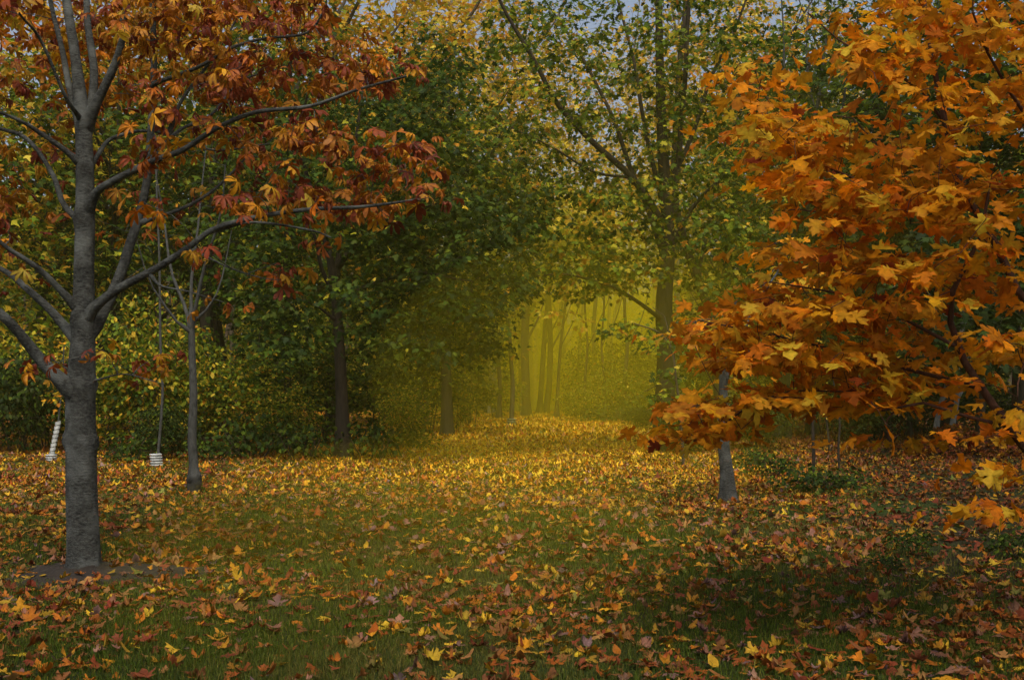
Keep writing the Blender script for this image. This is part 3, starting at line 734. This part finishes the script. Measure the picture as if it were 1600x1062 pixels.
# ------------------------------------------------ prototype trees for the belt behind
def proto_tree(name, label, H, tr, pal, n, per, rad, size, bark, low=.25, wid=.3, lean=0, tmpl=MAPLE_LO):
    t = Tree()
    t.limb([(0, 0, -.2), (.1, 0, H * .2), (lean * .4, .1, H * .45), (lean * .8, 0, H * .7), (lean, 0, H * .93)], tr, tr * .2, sides=10, n=30, flare=tr * .6)
    for k in range(9):
        z = H * (low + .07 * k); a = R.rand() * 6.28; l = H * wid * R.uniform(.6, 1.0)
        s = np.array([lean * z / H, 0, z]); d = np.array([math.cos(a), math.sin(a), .9])
        t.limb([s, s + d * l * .45, s + d * l * .8 + np.array([0, 0, .12 * l])], tr * .42, tr * .08, sides=6)
    ell = [(lean * .7, 0, H * (low + 1) / 2 + .02 * H, H * wid, H * wid, H * (1 - low) / 2, n)]
    ends = t.twigs(ell_clumps(ell), r_end=.008, k=.008, sides=3)
    mb = MB(); spray(mb, ends, per, rad, tmpl, size, pal, curl=.6)
    return finish(t, name, label, 'tree', (0, 0, 0), bark, mb, M_LEAF)


P_Y = proto_tree('yellow_maple_tree', '', 16, .20, {'yellow': 5, 'gold': 1, 'limegreen': .6}, 460, 14, .75, .27, B_MID)
P_G = proto_tree('green_maple_tree', '', 15, .22, {'green': 4, 'deepgreen': 3, 'limegreen': 1}, 520, 15, .75, .26, B_DARK, low=.18)
P_L = proto_tree('lime_maple_tree', '', 13, .15, {'limegreen': 3, 'yellow': 2, 'green': 2}, 400, 13, .75, .26, B_MID, low=.12, lean=.6)
P_S = proto_tree('sparse_yellow_tree', '', 19, .17, {'yellow': 4, 'gold': 1}, 300, 8, .8, .26, B_PALE, low=.3, wid=.22, lean=-.5)
protos = {'Y': P_Y, 'G': P_G, 'L': P_L, 'S': P_S}
used = set()
belt = [  # kind, px, Y, scale, label
    ('Y', 60, 33, .95, 'golden-leaved tree seen through the top of the chestnut crown'),
    ('Y', 330, 37, 1.05, 'yellow tree standing behind the upswept twigs of the bare young tree'),
    ('Y', 520, 36, 1.0, 'bright yellow crown just above the forked dark tree'),
    ('Y', 660, 42, 1.1, 'tall yellow crown between the forked tree and the open sky'),
    ('G', 180, 31, .75, 'green tree low behind the chestnut trunk'),
    ('G', 450, 31, .80, 'dark green tree filling the gap behind the forked trunk'),
    ('G', 700, 33, .78, 'dark green tree closing the shade beside the misty path'),
    ('L', -60, 28, .8, 'yellow-green tree at the far end of the chestnut side of the lawn'),
    ('L', 120, 38, 1.0, 'yellow-green tree deep in the wood beyond the white spiral guard'),
    ('L', 600, 44, 1.0, 'yellow-green tree deep behind the shaded thicket'),
    ('S', 890, 86, 1.5, 'lanky pale-stemmed yellow tree standing against the brightest sky'),
    ('S', 990, 84, 1.45, 'lanky pale-stemmed yellow tree just behind the tall dark path tree'),
    ('S', 820, 56, 1.05, 'lanky yellow tree seen past the end of the dark branch'),
    ('S', 1060, 52, 1.1, 'pale-stemmed yellow tree between the two crossing dark stems'),
    ('S', 770, 58, 1.35, 'lanky yellow tree behind the dense dark green crown, tallest in that gap'),
    ('S', 700, 66, 1.5, 'far lanky yellow tree peeping over the dense dark green crown'),
    ('S', 1135, 62, 1.45, 'lanky yellow tree behind the bare grey twigs, beside the dark slanting tree'),
    ('Y', 1180, 48, 1.1, 'yellow tree glowing behind the leafless grey twigs'),
    ('Y', 1330, 52, 1.2, 'yellow crown behind the top of the orange maple'),
    ('G', 1270, 34, .8, 'green tree behind the gap in the orange leaves'),
    ('G', 1480, 30, .95, 'dark green tree filling the wood above the pale pair of stems'),
    ('G', 1640, 27, .9, 'dark green tree at the far end of the wood, behind the broad dark trunk'),
    ('G', 1380, 38, 1.0, 'dark green tree deep behind the centre of the orange maple'),
    ('L', 760, 58, .8, 'yellow-green tree in the mist behind the straight thick trunk'),
    ('L', 905, 90, 1.1, 'yellow-green tree at the very end of the path'),
    ('L', 1000, 84, 1.0, 'yellow-green tree in the mist beside the tall dark path tree'),
    ('L', 1120, 46, .8, 'yellow-green tree behind the slanting dark tree'),
]
for i, (k, px_, Y_, s_, lab) in enumerate(belt):
    p = at(px_, 600, Y_); p[2] = 0
    rz = R.rand() * 6.28
    if k not in used:
        o = protos[k]; o.location = tuple(p); o.rotation_euler = (0, 0, rz); o.scale = (s_, s_, s_); o['label'] = lab; used.add(k)
    else:
        copy_tree(protos[k], p, rz, s_, lab)


for k, x, y, s_, lab in [('G', 10.8, 7.5, 1.0, 'unseen dark green tree added to shade the leafy ground beyond the orange maple'),
                         ('G', 13.6, 15, 1.0, 'unseen dark green tree added to shade the ground by the raked leaf heap'),
                         ('Y', 8.6, -2.5, 1.0, 'unseen yellow tree added for shade behind the viewer, on the same side as the orange maple'),
                         ('Y', -1.5, -5.0, 1.05, 'unseen yellow tree added for shade behind the viewer, on the same side as the chestnut')]:
    copy_tree(protos[k], (x, y, 0), R.rand() * 6.28, s_, lab)  # out-of-view trees, added only to shade the lawn and the right ground


# ------------------------------------------------ shrubs
def proto_shrub(name, H, W, pal, n, per, size, tmpl=OVAL, stems=9, rad=.22):
    t = Tree()
    for k in range(stems):
        a = R.rand() * 6.28; l = R.uniform(.5, 1)
        b = np.array([math.cos(a), math.sin(a), 0]) * .12
        t.limb([b + [0, 0, -.05], b * (1 + 2 * l) + np.array([0, 0, H * .4 * l]), b * (1 + W / .12 * .6 * l) + np.array([0, 0, H * .9 * l])], .014, .004, sides=5)
    ends = t.twigs(ell_clumps([(0, 0, H * .55, W, W, H * .5, n)]), r_end=.003, k=.004, sides=3)
    mb = MB(); spray(mb, ends, per, rad, tmpl, size, pal)
    root = empty(name, (0, 0, 0), '', 'shrub')
    t.mb.build('stem', B_MID, root, (0, 0, 0), True); mb.build('foliage', M_LEAF, root, (0, 0, 0))
    return root


S_Y = proto_shrub('yellow_green_shrub', 2.6, 1.3, {'limegreen': 4, 'yellow': 1.3, 'green': 2}, 300, 11, .12)
S_D = proto_shrub('dark_green_shrub', 1.9, 1.3, {'deepgreen': 3, 'dark': 2, 'green': 1}, 300, 12, .12)
S_T = proto_shrub('thicket_shrub', 3.6, 1.2, {'green': 3, 'limegreen': 1.6, 'deepgreen': 2}, 300, 10, .14, tmpl=MAPLE_LO)
S_L = proto_shrub('low_green_plant', .55, .7, {'deepgreen': 3, 'green': 3}, 60, 7, .10, stems=7, rad=.15)
shr = [('L', 330, 716, 1.1, 'loose low plants in front of the thick near-black trunk'),
       ('L', 395, 712, 1.4, 'knee-high plants spilling out of the yellow-green bushes'),
       ('L', 470, 718, 1.2, 'low plants at the bare edge just before the forked tree'),
       ('L', 580, 712, 1.2, 'low plants just past the foot of the forked tree'),
       ('L', 640, 700, 1.3, 'low plants under the thicket at the shaded edge of the path'),
       ('L', 205, 722, 1.1, 'low plants between the knobbly chestnut and the white ribbed collar'),
       ('T', 300, 694, .75, 'ragged green thicket behind the bare young tree'),
       ('D', 25, 712, 1.0, 'dense dark bush beside the white spiral guard'),
       ('Y', -40, 700, 1.2, 'yellow-green bush behind the dense dark bush'),
       ('Y', 75, 697, 1.15, 'yellow-green bush above the white spiral guard'),
       ('Y', 178, 706, .95, 'yellow-green bush just beyond the knobbly chestnut trunk'),
       ('Y', 228, 702, 1.1, 'tall yellow-green bush behind the white ribbed collar'),
       ('Y', 290, 706, .8, 'small yellow-leaved bush behind the foot of the bare young tree'),
       ('D', 262, 712, .55, 'low dark bush between the collared sapling and the bare young tree'),
       ('Y', 366, 702, .95, 'yellow-green bush in front of the slim leaning trunk'),
       ('T', 415, 698, .95, 'leafy green thicket between the leaning trunk and the forked tree'),
       ('Y', 450, 706, .6, 'small bush with scattered yellow leaves near the forked tree'),
       ('T', 500, 690, 1.05, 'tall green thicket just behind the forked trunk'),
       ('T', 590, 696, .9, 'green thicket past the forked trunk'),
       ('Y', 632, 700, .55, 'small pale bush standing among thin stems in the shade'),
       ('T', 668, 682, 1.1, 'tall green thicket at the shaded edge of the path'),
       ('Y', 712, 676, .6, 'small yellow-leaved bush at the shaded path edge'),
       ('T', 735, 664, 1.35, 'dark thicket where the path meets the misty trunks'),
       ('Y', 775, 652, 1.0, 'hazy yellow bush behind the path sapling'),
       ('Y', 925, 648, 1.2, 'hazy grassy bush at the end of the path, in the brightest mist'),
       ('Y', 965, 652, 1.1, 'hazy bush at the end of the path, next to the brightest one'),
       ('Y', 880, 646, 1.1, 'hazy bush behind the forking misty trunk'),
       ('Y', 905, 655, .75, 'hazy low bush standing forward of the grassy one on the path end'),
       ('L', 940, 657, 1.6, 'hazy knee-high plants along the far edge of the path leaves'),
       ('L', 985, 658, 1.8, 'hazy knee-high plants between the path leaves and the bright bushes'),
       ('T', 985, 648, 1.2, 'tall hazy thicket at the end of the path beside the dark tree'),
       ('T', 1000, 656, 1.0, 'green bush beside the path, behind the tall dark tree'),
       ('D', 1000, 672, .5, 'small green bush at the foot of the tall dark path tree'),
       ('D', 1075, 704, .6, 'low green bush between the tall dark tree and the young grey trunk'),
       ('T', 1090, 680, .9, 'green thicket behind the young grey trunk'),
       ('D', 1180, 700, .7, 'dark bush beyond the young grey trunk'),
       ('T', 1200, 684, 1.0, 'green thicket in the dark wood behind the orange leaves'),
       ('D', 1350, 690, .9, 'dark bush under the orange spray'),
       ('D', 1440, 682, 1.1, 'dark bush behind the pale pair of stems'),
       ('D', 1560, 690, 1.0, 'dark bush beyond the raked leaf heap'),
       ('T', 1300, 676, 1.3, 'dark green thicket behind the thin saplings'),
       ('T', 1500, 674, 1.4, 'tall thicket deep in the wood behind the leaf heap'),
       ('L', 1268, 772, .9, 'dark ivy-like clump at the foot of the thin black sapling'),
       ('L', 1315, 766, .65, 'low leafy clump next to the ivy-like one'),
       ('L', 1205, 742, .8, 'low leafy plant just past the young grey trunk'),
       ('L', 1180, 726, .6, 'small leafy plant behind the young grey trunk'),
       ('L', 1590, 868, .5, 'low green plant under the lowest orange leaves'),
       ('L', 1430, 862, .4, 'small green plant among fallen leaves in front of the heap'),
       ('L', 1385, 890, .3, 'tiny green plant alone in the leaf litter')]
sp = {'Y': S_Y, 'D': S_D, 'T': S_T, 'L': S_L}; used = set()
for k, x, y, s_, lab in shr:
    p = ground(x, y + R.uniform(-5, 7) * (y < 720)); rz = R.rand() * 6.28; sz_ = s_ * R.uniform(.75, 1.2)
    if k not in used:
        o = sp[k]; o.location = tuple(p); o.rotation_euler = (0, 0, rz); o.scale = (s_, s_, sz_); o['label'] = lab; used.add(k)
    else:
        copy_tree(sp[k], p, rz, s_, lab).scale[2] = sz_


# ------------------------------------------------ the far wood as one mass
def far_wood():
    mb = MB(); q = 26000
    ang = R.uniform(-.62, .62, q)
    Y = R.uniform(62, 105, q)
    Y = np.where((np.abs(ang - .075) < .14) & (Y < 84), Y + 24, Y)
    X = np.tan(ang) * Y
    gap = np.exp(-((ang - .08) / .12) ** 2)
    top = 21 * (.75 + .25 * np.sin(X * .35) * np.sin(X * .13 + 2)) * (1 - .62 * gap)
    Z = R.rand(q) ** 1.1 * top + .3
    pos = np.stack([X, Y, Z], 1)
    per = 5
    pos = np.repeat(pos, per, 0) + R.randn(q * per, 3) * np.array([1, 1, .5]); n = len(pos)
    tip = unit(R.randn(n, 3) - np.array([0, 0, .5])); nr = R.randn(n, 3) + np.array([0, -.6, .6])
    col = palette({'yellow': 3, 'limegreen': 3, 'green': 3}, n)
    inst(mb, MAPLE_LO, pos, tip, nr, .55 * R.uniform(.6, 1.3, n), col)
    o = mb.build('far_woods', M_LEAF)
    tag(o, 'yellow and green mass of the distant wood behind all the trees', 'woods', kind='stuff')
    mt = MB()
    for k in range(150):
        a = R.uniform(-.6, .6); y = R.uniform(58, 95); x = math.tan(a) * y; h = R.uniform(9, 17)
        tube(mt, smooth_line([(x, y, -.2), (x + R.randn() * .3, y, h * .5), (x + R.randn() * .8, y, h)], 6), np.linspace(R.uniform(.08, .2), .04, 6), 6)
    o2 = mt.build('far_trunks', B_MID, o)


far_wood()


# ------------------------------------------------ ground
def terrain(x, y):
    return .035 * np.sin(x * .9 + 1) * np.sin(y * .7) * np.clip((y - 4) / 10, 0, 1) - .012


def ground_mesh():
    ys = np.concatenate([np.linspace(-30, 0, 10), np.linspace(1, 40, 130), np.geomspace(42, 600, 30)])
    xs = np.concatenate([-np.geomspace(600, 31, 16), np.linspace(-30, 30, 200), np.geomspace(31, 600, 16)])
    X, Yg = np.meshgrid(xs, ys); Z = np.where(Yg < 60, terrain(X, Yg), -.012)
    mb = MB(); v = np.stack([X, Yg, Z], -1).reshape(-1, 3)
    nx = len(xs); i = np.arange(len(ys) - 1)[:, None] * nx; j = np.arange(nx - 1)[None]
    mb.add(v, np.stack([i + j, i + j + 1, i + nx + j + 1, i + nx + j], -1).reshape(-1, 4))
    o = mb.build('ground', ground_mat(), smooth=True); tag(o, 'lawn and woodland soil under the fallen leaves', kind='structure')
    del o['label']


ground_mesh()


def soil_ring():
    n, m = 110, 26
    v = []; bx, by = CH_BASE[0] + .12, CH_BASE[1] - .02
    for k in range(m + 1):
        for a in np.linspace(0, 2 * np.pi, n, endpoint=False):
            r = (.62 + .10 * math.sin(3 * a + 1) + .06 * math.sin(7 * a)) * k / m
            x, y = bx + r * 1.25 * math.cos(a), by - .02 + r * 1.0 * math.sin(a)
            v.append((x, y, terrain(x, y) - .012 + .07 * (1 - (k / m) ** 2) + .020 * random.random() * (1 if k < m else 0) + .012 * math.sin(x * 23) * math.sin(y * 19)))
    f = [(k * n + i, k * n + (i + 1) % n, (k + 1) * n + (i + 1) % n, (k + 1) * n + i) for k in range(m) for i in range(n)]
    mb = MB(); mb.add(v, f); o = mb.build('soil', M_SOIL, smooth=True); tag(o, kind='structure')


soil_ring()


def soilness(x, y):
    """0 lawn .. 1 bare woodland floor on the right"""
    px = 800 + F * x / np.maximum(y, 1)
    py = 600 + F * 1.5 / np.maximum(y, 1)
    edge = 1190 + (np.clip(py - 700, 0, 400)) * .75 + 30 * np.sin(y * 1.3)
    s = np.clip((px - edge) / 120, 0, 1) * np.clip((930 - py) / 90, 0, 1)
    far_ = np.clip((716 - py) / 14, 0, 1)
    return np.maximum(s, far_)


def in_soil(x, y):
    return ((x - CH_BASE[0] - .12) / .78) ** 2 + ((y - CH_BASE[1] + .04) / .62) ** 2 < .30 + .75 * R.rand(*np.shape(x)) * (.5 + field(x, y, 9, 31))


def field(x, y, s, seed):
    q = np.random.RandomState(seed); o = 0
    for k in range(7):
        a = q.rand() * 6.28; w = s * q.uniform(.5, 2.0)
        o = o + np.sin((x * math.cos(a) + y * math.sin(a)) * w + q.rand() * 6)
    return .5 + .5 * o / 3.2


def grass():
    mb = MB()
    for (y0, y1, den, h, w) in ((4.6, 8, 5200, .045, .0035), (8, 13, 2300, .05, .005), (13, 24, 650, .055, .010)):
        area = .98 * (y1 ** 2 - y0 ** 2) / 2; n = int(area * den)
        y = np.sqrt(R.uniform(y0 ** 2, y1 ** 2, n)); x = R.uniform(-.49, .49, n) * y
        keep = (R.rand(n) > soilness(x, y) * .97) & ~in_soil(x, y) & (R.rand(n) < .55 + .6 * field(x, y, 2.5, 3))
        x, y = x[keep], y[keep]; n = len(x)
        a = R.rand(n) * 6.28; lean = R.randn(n, 2) * .45
        hh = h * R.uniform(.5, 1.4, n) * (.75 + .5 * field(x, y, 3, 5))
        b = np.stack([x, y, terrain(x, y)], 1)
        side = np.stack([np.cos(a), np.sin(a), 0 * a], 1) * w * .5 * R.uniform(.7, 1.4, (n, 1))
        mid = b + np.stack([lean[:, 0] * hh * .25, lean[:, 1] * hh * .25, hh * .6], 1)
        tip = b + np.stack([lean[:, 0] * hh, lean[:, 1] * hh, hh * R.uniform(.6, 1, n)], 1)
        v = np.stack([b - side, b + side, mid + side * .8, mid - side * .8, tip], 1).reshape(-1, 3)
        k = (np.arange(n) * 5)[:, None]
        c = np.array([(.070, .110, .008), (.095, .14, .010), (.05, .08, .010), (.20, .17, .03)])[R.choice(4, n, p=[.38, .28, .2, .14])] * R.uniform(.6, 1.3, (n, 1)); dry = np.clip(field(x, y, 2.0, 21) * 1.6 - .7, 0, 1)[:, None] * R.rand(n, 1); c = c * (1 - dry) + dry * np.array([.17, .14, .035])
        c = np.repeat(c, 5, 0)
        mb.add(v, np.concatenate([k + [0, 1, 2], k + [0, 2, 3], k + [3, 2, 4]]), c)
    o = mb.build('grass', M_GRASS); tag(o, 'short green lawn grass between the fallen leaves', 'grass', kind='stuff')


grass()

LIT = np.array([(.62, .42, .03), (.60, .30, .015), (.50, .17, .012), (.36, .09, .012), (.22, .05, .022), (.26, .11, .035), (.38, .21, .07), (.32, .17, .13), (.22, .14, .16), (.22, .035, .02), (.20, .24, .05)])
W_FAR = np.array([56, 24, 6, 3, 3, 8, 6, 0, 0, 0, 3.])
W_MID = np.array([15, 17, 17, 10, 8, 11, 9, 7, 3, 2, 2.])
W_NEAR = np.array([9, 10, 15, 13, 14, 13, 8, 9, 5, 4, 2.])
W_WOOD_SHADE = np.array([12, 10, 9, 8, 26, 26, 3, 2, 2, 5, 2.])  # brown woodland leaves, weighted darker to stand in for the wood's shade


def litter():
    mb = MB()
    for (y0, y1, den, tm, size) in ((4.6, 9.5, 200, LITTER_HI, .092), (9.5, 17, 220, LITTER_MID, .100), (17, 30, 230, MAPLE_LO, .13), (30, 62, 90, MAPLE_LO, .22)):
        area = .98 * (y1 ** 2 - y0 ** 2) / 2; n = int(area * den)
        y = np.sqrt(R.uniform(y0 ** 2, y1 ** 2, n)); x = R.uniform(-.49, .49, n) * y
        px = 800 + F * x / y; py = 600 + F * 1.5 / y
        pathy = np.clip((800 - py) / 110, 0, 1) * np.clip(1.3 - np.abs(px - 850) / 420, .12, 1)
        dens = .24 + .62 * np.clip(field(x, y, 1.6, 11) * field(x, y, 4.5, 12) * 2.2 - .12, 0, 1) + .15 * field(x, y, 12, 15)
        dens = dens + .75 * pathy + .25 * np.clip((px - 1000) / 400, 0, 1)
        dens = dens - .12 * np.exp(-(((px - 560) / 330) ** 2) - ((py - 880) / 150) ** 2)
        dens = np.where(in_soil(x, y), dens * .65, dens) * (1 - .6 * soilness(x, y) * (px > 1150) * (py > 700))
        keep = R.rand(n) < dens
        x, y, px, py, pathy = x[keep], y[keep], px[keep], py[keep], pathy[keep]; n = len(x)
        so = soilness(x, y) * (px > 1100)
        nearw = np.clip((py - 790) / 160, 0, 1)[:, None]
        mid = W_MID / W_MID.sum(); W = (W_FAR / W_FAR.sum())[None] * pathy[:, None] + (1 - pathy[:, None]) * (mid[None] * (1 - nearw) + (W_NEAR / W_NEAR.sum())[None] * nearw)
        W = W * (1 - so[:, None]) + so[:, None] * (W_WOOD_SHADE / W_WOOD_SHADE.sum())[None]
        cum = np.cumsum(W, 1); idx = np.minimum((R.rand(n, 1) > cum).sum(1), len(LIT) - 1)
        c = LIT[idx] * R.uniform(.45, 1.1, (n, 1)) * np.array([1, .93, .8]) * (1 + .6 * pathy[:, None]) * (1 - .3 * so[:, None]) * R.uniform(.93, 1.07, (n, 3))  # right-hand litter also darkened, shade put into the leaf colour
        a = R.rand(n) * 6.28
        tilt = np.abs(R.randn(n)) * .12
        tip = np.stack([np.cos(a), np.sin(a), R.randn(n) * .12], 1)
        nr = np.stack([R.randn(n) * tilt, R.randn(n) * tilt, np.ones(n)], 1)
        cx = R.randn(n) * 1.5 + np.where(R.rand(n) < .25, 2.6, 0); cy = R.randn(n) * 1.1
        z = terrain(x, y) + R.uniform(.006, .036, n) + in_soil(x, y) * .03
        sz = size * R.uniform(.4, 1.2, n); tms = tm if isinstance(tm, list) else [tm]; ti = R.randint(0, len(tms), n)
        for q, t1 in enumerate(tms):
            m = ti == q
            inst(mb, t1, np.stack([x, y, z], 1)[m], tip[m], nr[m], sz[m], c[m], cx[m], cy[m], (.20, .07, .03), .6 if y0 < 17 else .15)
    o = mb.build('fallen_leaves', M_LITTER); tag(o, 'carpet of fallen yellow, orange and brown maple leaves', 'leaves', kind='stuff')


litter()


def leaf_heap():
    base = ground(1510, 712); n = 2600
    a = R.rand(n) * 6.28; r = np.sqrt(R.rand(n))
    x = base[0] + r * 1.25 * np.cos(a); y = base[1] + r * .9 * np.sin(a)
    h = .55 * np.clip(1 - r ** 2, 0, 1) * (1 + .2 * np.sin(x * 5))
    mb = MB()
    g = 24; vv = []
    for i in range(g):
        for k in range(12):
            rr = k / 11; aa = i / g * 6.283
            vv.append((base[0] + rr * 1.25 * math.cos(aa), base[1] + rr * .9 * math.sin(aa), .53 * (1 - rr ** 2) - .03))
    f = [(i * 12 + k, ((i + 1) % g) * 12 + k, ((i + 1) % g) * 12 + k + 1, i * 12 + k + 1) for i in range(g) for k in range(11)]
    mb.add(vv, f, (.03, .015, .01))
    tip = np.stack([np.cos(a + 1), np.sin(a + 1), R.randn(n) * .4], 1)
    inst(mb, MAPLE_MID, np.stack([x, y, h + .01], 1), tip, np.stack([R.randn(n) * .5, R.randn(n) * .5, np.ones(n)], 1), .12 * R.uniform(.6, 1.1, n),
         LIT[R.choice([2, 3, 4, 4, 5, 5, 9, 1], n)] * R.uniform(.3, .9, (n, 1)), R.randn(n) * 1.5, R.randn(n))
    o = mb.build('leaf_heap', M_LITTER, origin=tuple(base)); o.location = tuple(base)
    tag(o, 'rounded heap of raked brown leaves in the shade by the wood', 'leaf heap')


leaf_heap()


# ------------------------------------------------ air
def volume_mat(name, col, dens, aniso=0.0, absorb=None):
    m, nt, N, L = new_mat(name)
    out = N.new('ShaderNodeOutputMaterial'); p = N.new('ShaderNodeVolumePrincipled')
    p.inputs['Color'].default_value = (*col, 1); p.inputs['Density'].default_value = dens; p.inputs['Anisotropy'].default_value = aniso
    if absorb: p.inputs['Absorption Color'].default_value = (*absorb, 1)
    L.new(p.outputs[0], out.inputs['Volume'])
    return m


def box(name, lo, hi, mat):
    lo, hi = np.array(lo, float), np.array(hi, float)
    v = [(x, y, z) for x in (lo[0], hi[0]) for y in (lo[1], hi[1]) for z in (lo[2], hi[2])]
    mb = MB(); mb.add(v, [(0, 1, 3, 2), (4, 6, 7, 5), (0, 4, 5, 1), (2, 3, 7, 6), (0, 2, 6, 4), (1, 5, 7, 3)])
    return mb.build(name, mat)


def ellipsoid(name, c, r, mat):
    n, m = 32, 16; v = [(c[0], c[1], c[2] + r[2])]
    for k in range(1, m):
        for i in range(n):
            a, b = 2 * math.pi * i / n, math.pi * k / m
            v.append((c[0] + r[0] * math.cos(a) * math.sin(b), c[1] + r[1] * math.sin(a) * math.sin(b), c[2] + r[2] * math.cos(b)))
    v.append((c[0], c[1], c[2] - r[2]))
    mb = MB()
    mb.add(v, [(0, 1 + i, 1 + (i + 1) % n) for i in range(n)] + [(len(v) - 1, 1 + (m - 2) * n + (i + 1) % n, 1 + (m - 2) * n + i) for i in range(n)])
    mb.f[4].append(np.array([(1 + k * n + i, 1 + (k + 1) * n + i, 1 + (k + 1) * n + (i + 1) % n, 1 + k * n + (i + 1) % n) for k in range(m - 2) for i in range(n)], np.int32))
    return mb.build(name, mat)


HAZE = 1
if HAZE:
    tag(box('haze', (-130, -40, -1.2), (130, 125, 32), volume_mat('haze_air', (.80, .74, .25), .0008)), 'thin yellowish haze in the woodland air', 'haze', kind='stuff')
    c = at(930, 560, 62)
    for k, (cc, r_, d) in enumerate([(at(930, 560, 66), (6.5, 12, 5.0), .024), (at(930, 540, 64), (12, 18, 8.5), .013), (at(935, 530, 48), (9.5, 20, 8), .0030), (at(935, 540, 50), (6.0, 16, 5), .0040),
                                    (at(925, 480, 31), (7.5, 14, 6.5), .0022), (at(935, 510, 30), (4.2, 10, 4.0), .0024), (at(900, 590, 22), (3.8, 10, 2.4), .0045), (at(660, 860, 10), (2.4, 4.5, 1.0), .011)]):
        o = ellipsoid('glow', cc, r_, volume_mat('glow_volume', (.98, .84, .02), d, -.3))  # yellow scattering volumes, added to imitate a golden glow of light
        tag(o, 'added pool of yellow mist hanging over the far end of the leafy path', 'glow', 'mist over the path', 'stuff')

# ------------------------------------------------ light, sky, camera
EL, AZ = math.radians(56), math.radians(174)      # azimuth from +Y (north) clockwise
W = bpy.data.worlds.new('World'); SC.world = W; W.use_nodes = True
nt = W.node_tree; nt.nodes.clear()
sky = nt.nodes.new('ShaderNodeTexSky'); sky.sky_type = 'NISHITA'; sky.sun_disc = False; sky.sun_elevation = EL; sky.sun_rotation = AZ
sky.air_density = .8; sky.dust_density = 6.0
hs = nt.nodes.new('ShaderNodeHueSaturation'); hs.inputs['Saturation'].default_value = .8; hs.inputs['Value'].default_value = 1.1
bg = nt.nodes.new('ShaderNodeBackground'); bg.inputs[1].default_value = .13
ow = nt.nodes.new('ShaderNodeOutputWorld'); nt.links.new(sky.outputs[0], hs.inputs['Color']); nt.links.new(hs.outputs[0], bg.inputs[0]); nt.links.new(bg.outputs[0], ow.inputs[0])
sd = bpy.data.lights.new('sun', 'SUN'); sd.energy = 1.5; sd.angle = math.radians(25); sd.color = (1, .90, .70)
so_ = bpy.data.objects.new('sun', sd); link(so_)
from mathutils import Vector
S = Vector((math.sin(AZ) * math.cos(EL), math.cos(AZ) * math.cos(EL), math.sin(EL)))
so_.rotation_euler = S.to_track_quat('Z', 'Y').to_euler()

cd = bpy.data.cameras.new('camera'); cam = bpy.data.objects.new('camera', cd); link(cam)
cd.sensor_width = 36; cd.lens = 36 * F / 1600; cd.clip_end = 2000
cam.location = tuple(CAM); cam.rotation_euler = (math.pi / 2 + PITCH, 0, 0)
SC.camera = cam

vs = SC.view_settings
vs.view_transform = 'Standard'; vs.look = 'None'; vs.exposure = .38; vs.gamma = 1
SC.cycles.use_denoising = True
SC.cycles.max_bounces = 6; SC.cycles.diffuse_bounces = 3; SC.cycles.glossy_bounces = 2; SC.cycles.transmission_bounces = 4
SC.cycles.volume_bounces = 3; SC.cycles.sample_clamp_indirect = 4
